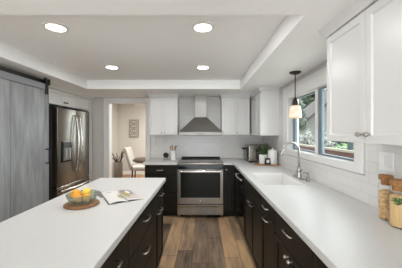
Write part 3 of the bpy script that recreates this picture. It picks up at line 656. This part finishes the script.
# wooden tray board with pot, canister, clock
by_ = 3.52; bz = .9155
t = tag(obj('serving_board', (lambda b: (box(b, -.19, .19, -.075, .075, 0, .018), b)[1])(B()), 'board_wood', loc=(.985, by_, bz), rot=(0, 0, -.22), bevel=.008), 'brown wooden serving board under the pot and canister by the sink', 'board')
zt = bz+.0185
t = thing('potted_plant', 'leafy green plant in a white pot on the serving board', 'plant', (.925, 3.545, zt))
bm = B(); lathe(bm, [(0, 0), (.054, 0), (.058, .006), (.063, .135), (.058, .138), (.056, .12), (0, .118)], 28); obj('pot', bm, 'porcelain', t, smooth='auto')
bm = B(); lathe(bm, [(0, .119), (.055, .119), (0, .1195)], 20); obj('soil', bm, 'soil', t)
rnd = random.Random(11); bm = B()
for k in range(34):
    a = rnd.uniform(0, 2*PI); lean = rnd.uniform(.2, 1.0); hl = rnd.uniform(.13, .25); wd_ = rnd.uniform(.010, .017)
    d = Vector((math.cos(a), math.sin(a), 0)); s = Vector((-math.sin(a), math.cos(a), 0))
    if d.y < -.2: lean *= .7
    prev = None; n = 6
    for i in range(n+1):
        u = i/n; c = d*(.02+lean*.12*u**1.4)+Vector((0, 0, .118+hl*(u-.35*lean*u*u)))
        wv = wd_*math.sin(PI*min(1, .12+.88*u))+.0008
        cur = (bm.verts.new(c-s*wv), bm.verts.new(c+Vector((0, 0, -.004))), bm.verts.new(c+s*wv))
        if prev: bm.faces.new((prev[0], prev[1], cur[1], cur[0])); bm.faces.new((prev[1], prev[2], cur[2], cur[1]))
        prev = cur
obj('leaves', bm, 'leaf', t, smooth=True)
t = thing('canister', 'tall white lidded canister on the serving board beside plant', 'canister', (1.062, 3.515, zt))
bm = B(); lathe(bm, [(0, 0), (.066, 0), (.069, .006), (.069, .195), (.065, .2), (0, .2)], 28); obj('body', bm, 'porcelain', t, smooth='auto')
bm = B(); lathe(bm, [(0, .2005), (.068, .2005), (.068, .212), (.05, .219), (0, .222)], 28); lid = obj('lid', bm, 'porcelain', t, smooth='auto')
bm = B(); lathe(bm, [(0, .22), (.008, .22), (.014, .232), (.012, .242), (0, .245)], 16); obj('knob', bm, 'porcelain', lid, smooth=True)
t = thing('desk_clock', 'small black block with white face in front of the plant pot', 'clock', (.972, 3.462, bz+.0185), .1)
bm = B(); hexa(bm, [(-.05, -.018, 0), (.05, -.018, 0), (.05, .018, 0), (-.05, .018, 0)], [(-.038, -.010, .095), (.038, -.010, .095), (.038, .012, .095), (-.038, .012, .095)]); obj('body', bm, 'black_plastic', t, bevel=.008)
bm = B(); hexa(bm, [(-.023, -.0195, .025), (.023, -.0195, .025), (.023, -.015, .025), (-.023, -.015, .025)], [(-.021, -.0155, .068), (.021, -.0155, .068), (.021, -.012, .068), (-.021, -.012, .068)]); obj('face', bm, 'label_white', t)

# jars on the right counter
def jar(label, x, y, r, h, fill, lab2, cat2, mfill, nm):
    t = thing('storage_jar', label, 'jar', (x, y, .9155), 0, 'cork topped jars')
    bm = B(); lathe(bm, [(0, 0), (r-.003, 0), (r, .004), (r, h-.025), (r-.006, h-.012), (r-.010, h-.002), (r-.013, h-.002), (r-.009, h-.012), (r-.003, h-.026), (r-.003, .006), (0, .006)], 32); obj('body', bm, 'jar_glass', t, smooth='auto')
    bm = B(); lathe(bm, [(0, h-.03), (r-.0135, h-.03), (r-.0135, h-.001), (r-.002, h), (r-.001, h+.024), (r-.006, h+.028), (0, h+.028)], 28); obj('cork_lid', bm, 'cork', t, smooth='auto')
    bm = B(); rr = r-.0035; lathe(bm, [(0, .0065), (rr, .0065), (rr, fill-.006), (rr*.7, fill), (rr*.3, fill-.006), (0, fill)], 32)
    o = obj(nm, bm, mfill, loc=(x, y, .9155), smooth='auto'); tag(o, lab2, cat2, None, 'stuff')
    return t
jar('cork topped glass jar of pasta on the counter beneath the right cabinet', 1.062, 1.335, .037, .228, .168, 'chunky dry pasta filling the slimmer, further jar', 'pasta', 'pasta', 'dry_pasta')
t2 = jar('cork topped glass jar with green sprig, in front of the pasta jar', 1.045, 1.228, .042, .222, .172, 'smooth tan dry noodles filling the jar with green sprig', 'noodles', 'grain', 'dry_noodles')
t = tag(obj('herb_sprig', (lambda b: ([tube(b, [(-.001*k, -.0455-.001*(k % 3), .118-.002*k), (x_*.6, -.047, .118+z_*.6), (x_, -.043+abs(x_)*.12, .118+z_)], [.0016, .0035, .0008], 6) for k, (x_, z_) in enumerate([(-.034, .005), (-.028, .018), (-.016, .026), (.004, .022), (.018, .026), (.03, .012), (.026, -.006), (-.02, -.012), (.008, -.016)])], b)[1])(B()), 'herb', loc=(1.045, 1.228, .9155+.022), rot=(0, 0, -.72), smooth=True), 'green herb sprig on the front of the noodle jar', 'herb')
t['kind'] = 'thing'

# ================================================================ ON THE ISLAND
bx_, byy, bzz = -.837, 1.595, .9155
tag(obj('round_board', (lambda b: (lathe(b, [(0, 0), (.108, 0), (.112, .004), (.112, .012), (.108, .015), (0, .015)], 40), b)[1])(B()), 'round_board', loc=(bx_-.002, byy, bzz), smooth='auto'), 'round dark wooden board under the fruit bowl', 'board')
bz0 = bzz+.0155
bm = B(); lathe(bm, [(0, 0), (.055, 0), (.06, .004), (.083, .02), (.095, .042), (.101, .064), (.099, .066), (.096, .064), (.090, .044), (.078, .025), (.055, .011), (0, .009)], 40)
tag(obj('fruit_bowl', bm, 'bowl_glass', loc=(bx_, byy, bz0), smooth=True), 'smoky glass bowl of oranges and lemons on the island', 'bowl')
def fruit(kind, label, dx, dy, dz, r, rot=(0, 0, 0)):
    t = thing(kind, label, 'fruit', (bx_+dx, byy+dy, bz0+dz), 0, 'fruit in the glass bowl'); t.rotation_euler = rot
    bm = B()
    if kind == 'orange': ball(bm, (0, 0, 0), r, 24, (1, 1, .94))
    else: lathe(bm, [(0, -r*1.22), (r*.16, -r*1.17), (r*.3, -r*1.02), (r*.72, -r*.68), (r*.98, -r*.2), (r, .12*r), (r*.82, .62*r), (r*.4, .98*r), (r*.2, 1.14*r), (0, 1.2*r)], 22)
    obj('peel', bm, 'orange' if kind == 'orange' else 'lemon', t, smooth=True)
    bm = B(); z = r*.93 if kind == 'orange' else r*1.19; lathe(bm, [(0, z-.003), (.005, z-.003), (.004, z+.002), (0, z+.002)], 10); obj('stem_button', bm, 'stalk', t)
fruit('orange', 'orange at the left of the fruit bowl', -.050, .008, .056, .034, (.9, -.3, 0))
fruit('lemon', 'yellow lemon in the middle of the bowl, right of the orange', .018, .016, .064, .027, (.2, 1.35, .5))
fruit('lemon', 'yellow lemon at the back of the fruit bowl, behind the other lemon', -.005, .072, .060, .026, (.1, 1.5, .2))
fruit('orange', 'orange low in the bowl, seen through the front glass', -.012, -.045, .042, .030, (.3, .5, 0))
fruit('orange', 'orange low in the right half of the fruit bowl', .046, -.033, .042, .028, (-.4, .3, 0))

# open magazine
def at(px, py, z): Y = (H-z)*230/(py-132); return Vector(((px-203)*Y/230, Y, z))
mz = .9155
A_, B_, C_, D_ = at(101.5, 194.3, mz), at(109.5, 204.8, mz), at(143.3, 199.2, mz), at(131.5, 190.2, mz)
t = thing('open_magazine', 'open magazine with a food photo lying beside the fruit bowl', 'magazine', (A_.x, A_.y, mz))
def ml(u, v, z): p = A_.lerp(D_, u).lerp(B_.lerp(C_, u), v)-Vector((A_.x, A_.y, mz)); return Vector((p.x, p.y, z))
def sheet(u0, u1, zf, th, n=14):
    bm = B(); top = []; bot = []
    for i in range(n+1):
        u = u0+(u1-u0)*i/n; z = zf((u-u0)/(u1-u0))
        top.append([bm.verts.new(ml(u, v, z+th)) for v in (0, 1)]); bot.append([bm.verts.new(ml(u, v, z)) for v in (0, 1)])
    for i in range(n):
        bm.faces.new((top[i][0], top[i][1], top[i+1][1], top[i+1][0])); bm.faces.new((bot[i][0], bot[i+1][0], bot[i+1][1], bot[i][1]))
        for v in (0, 1): bm.faces.new((top[i][v], top[i+1][v], bot[i+1][v], bot[i][v]))
    for k in (0, n): bm.faces.new((top[k][0], bot[k][0], bot[k][1], top[k][1]))
    return bm
obj('pages', sheet(0, .52, lambda s: .004*0+.0155*math.sin(PI*min(1, s*.9+.1))**.8*.8, .0045), 'paper', t, smooth='auto')
obj('pages', sheet(.521, 1, lambda s: .0125*max(0, 1-s)**.8*math.sin(PI*(.25+.75*s))+.0002, .0045), 'paper', t, smooth='auto')
M['cover'] = mat('grey magazine cover', (.12, .11, .11), .4)
obj('cover', sheet(-.03, 1.008, lambda s: .0001, .0012, 4), 'cover', t)
# printed matter on the pages: a plate of greens, a drawing, grey photo edge
M['print_grey'] = mat('printed taupe photo', (.16, .14, .14), .4, noise=((60, 60, 60), (.42, .37, .36), .4, .6))
M['print_green'] = mat('printed salad photo', (.50, .47, .16), .4, noise=((110, 110, 110), (.30, .22, .05), .45, .6))
M['print_pink'] = mat('printed pale pink photo', (.62, .54, .52), .4)
def zr(u): s = (u-.521)/.479; return .0125*max(0, 1-s)**.8*math.sin(PI*(.25+.75*s))+.0047
def zl(u): s = u/.52; return .0155*math.sin(PI*min(1, s*.9+.1))**.8*.8+.0045
def patch(name, u0, u1, v0, v1, zf, m, dz=.0004, rnd_=False):
    bm = B(); n = 8
    if rnd_:
        cu, cv = (u0+u1)/2, (v0+v1)/2; ring = []
        c = bm.verts.new(ml(cu, cv, zf(cu)+dz))
        for k in range(20):
            a = 2*PI*k/20; u = cu+(u1-u0)/2*math.cos(a); ring.append(bm.verts.new(ml(u, cv+(v1-v0)/2*math.sin(a), zf(u)+dz)))
        for k in range(20): bm.faces.new((c, ring[k], ring[(k+1) % 20]))
    else:
        rows = [[bm.verts.new(ml(u0+(u1-u0)*i/n, v, zf(u0+(u1-u0)*i/n)+dz)) for v in (v0, v1)] for i in range(n+1)]
        for i in range(n): bm.faces.new((rows[i][0], rows[i][1], rows[i+1][1], rows[i+1][0]))
    return obj(name, bm, m, t)
patch('photo', .53, .99, .02, .92, zr, 'print_pink', .0006)
patch('photo', .54, .90, .03, .55, zr, 'print_grey', .0010)
patch('photo', .55, .74, .25, .75, zr, 'print_green', .0014, True)
patch('photo', .68, .82, .12, .45, zr, 'paper', .0018, True)
patch('photo', .36, .50, .40, .78, zl, 'print_green', .0006, True)
patch('photo', .10, .28, .12, .16, zl, 'print_grey', .0006)
# curled napkin beside magazine
M['cloth_grey'] = mat('dark grey cloth', (.10, .095, .09), .8, noise=((60, 60, 60), (.25, .24, .23), .4, .6))
q_ = [at(93.5, 192.6, mz), at(99.5, 191.3, mz), at(104.5, 196.8, mz), at(100.2, 197.8, mz)]
bm = B(); n = 10; top = []; bot = []
for i in range(n+1):
    u = i/n; zz = .003+.006*math.sin(PI*u)**2*(1-u)
    for lst, dz in ((top, .003), (bot, 0)):
        lst.append([bm.verts.new(q_[0].lerp(q_[3], u)+Vector((.004*math.sin(9*u), 0, zz+dz-.003))), bm.verts.new(q_[1].lerp(q_[2], u)+Vector((0, .003*math.sin(7*u), zz*.5+dz-.0015)))])
for i in range(n):
    bm.faces.new((top[i][0], top[i][1], top[i+1][1], top[i+1][0])); bm.faces.new((bot[i][0], bot[i+1][0], bot[i+1][1], bot[i][1]))
    for v in (0, 1): bm.faces.new((top[i][v], top[i+1][v], bot[i+1][v], bot[i][v]))
for k in (0, n): bm.faces.new((top[k][0], bot[k][0], bot[k][1], top[k][1]))
tag(obj('cloth_napkin', bm, 'cloth_grey', smooth='auto'), 'small dark grey folded cloth napkin between bowl and magazine', 'napkin')

# ================================================================ DINING ROOM
t = thing('wall_art', 'carved grey lattice wall panel seen through the doorway', 'wall art', (-2.305, 7.695, 1.535))
aw, ah = .165, .30
bm = B(); box(bm, -aw, aw, -.012, 0, -ah, ah); obj('backing', bm, 'art_back', t)
bm = B(); grid_slab(bm, [-aw, -aw+.03, aw-.03, aw], [-ah, -ah+.03, ah-.03, ah], lambda i, j: not (i == 1 and j == 1), 'y', -.03, -.012); obj('frame', bm, 'art', t, bevel=.003)
bm = B()
for k in range(4):
    zc = -ah+.075+.15*k
    tube(bm, [(0, -.02, zc-.075), (.135, -.02, zc), (0, -.02, zc+.075), (-.135, -.02, zc), (0, -.02, zc-.075)], .012, 6)
    tube(bm, arc_pts((0, -.02, zc), .045, 0, 2*PI*.999, 16, 'xz'), .010, 6)
for k in range(5):
    zc = -ah+.15*k
    for s in (-1, 1): tube(bm, arc_pts((s*.135, -.02, zc), .05, PI/2 if s > 0 else -PI/2, PI*1.5 if s > 0 else PI/2, 8, 'xz') if 0 < k < 4 else [(s*.135, -.02, zc), (s*.07, -.02, zc+(.03 if k == 0 else -.03))], .010, 6)
obj('lattice', bm, 'art', t)
def dining_chair(label, loc, rz):
    t = thing('dining_chair', label, 'chair', loc, rz, 'dining chairs')
    bm = B(); box(bm, -.25, .25, -.25, .25, .36, .48); obj('seat', bm, 'upholstery', t, bevel=.04, seg=3)
    bm = B(); n = 12; F = []; K = []                  # curved wrap-around back
    for j, z in enumerate((.40, .55, .75, .92, .99)):
        rw = (.25, .26, .265, .25, .22)[j]; lean = .17*(z-.4)/.6
        F.append([bm.verts.new((rw*math.sin(a), .16+.07*math.cos(a)+lean, z)) for a in [(-PI/2+PI*i/n) for i in range(n+1)]])
        K.append([bm.verts.new(((rw+.03)*math.sin(a), .17+.12*math.cos(a)+lean+.02, z)) for a in [(-PI/2+PI*i/n) for i in range(n+1)]])
    for j in range(4):
        for i in range(n):
            bm.faces.new((F[j][i], F[j][i+1], F[j+1][i+1], F[j+1][i])); bm.faces.new((K[j][i], K[j+1][i], K[j+1][i+1], K[j][i+1]))
        for i in (0, n): bm.faces.new((F[j][i], F[j+1][i], K[j+1][i], K[j][i]))
    for j in (0, 4):
        for i in range(n): bm.faces.new((F[j][i], F[j][i+1], K[j][i+1], K[j][i]))
    obj('backrest', bm, 'upholstery', t, smooth=True)
    for x in (-.2, .2):
        for y in (-.2, .2):
            bm = B(); tube(bm, [(x*1.08, y*1.08, 0), (x, y, .37)], [.014, .022], 8); obj('leg', bm, 'table_wood', t)
dining_chair('off white upholstered chair at the dining table, seen through the doorway', (-1.74, 6.48, 0), PI*.53)
t = thing('dining_table', 'round dark wood table in the room beyond the doorway', 'table', (-1.20, 5.70, 0))
bm = B(); lathe(bm, [(0, .71), (.50, .71), (.52, .72), (.52, .755), (.50, .765), (0, .765)], 40); obj('tabletop', bm, 'table_wood', t, smooth='auto')
bm = B(); lathe(bm, [(0, .03), (.06, .03), (.05, .3), (.08, .69), (.12, .711), (0, .711)], 20); obj('pedestal', bm, 'table_wood', t, smooth='auto')
bm = B(); lathe(bm, [(0, 0), (.30, 0), (.28, .02), (.06, .05), (0, .05)], 28); obj('base', bm, 'table_wood', t, smooth='auto')
t = thing('branch_vase', 'tall grey vase of dark spiky leaves on dining room floor', 'vase', (-2.56, 6.95, 0))
bm = B(); lathe(bm, [(0, 0), (.10, 0), (.12, .02), (.135, .5), (.125, .52), (.115, .5), (.10, .03), (0, .03)], 24); obj('vessel', bm, 'vase', t, smooth='auto')
rnd = random.Random(5)
for k in range(11):
    a = k*2*PI/11+rnd.uniform(-.2, .2); r_ = rnd.uniform(.14, .26); h_ = rnd.uniform(.14, .42)
    bm = B(); tube(bm, [(.03*math.cos(a), .03*math.sin(a), .2), (.07*math.cos(a), .07*math.sin(a), .5), (r_*.6*math.cos(a), r_*.6*math.sin(a), .5+h_*.7), (r_*math.cos(a), r_*math.sin(a), .5+h_)], [.006, .012, .014, .002], 6); obj('leaf', bm, 'branch', t)
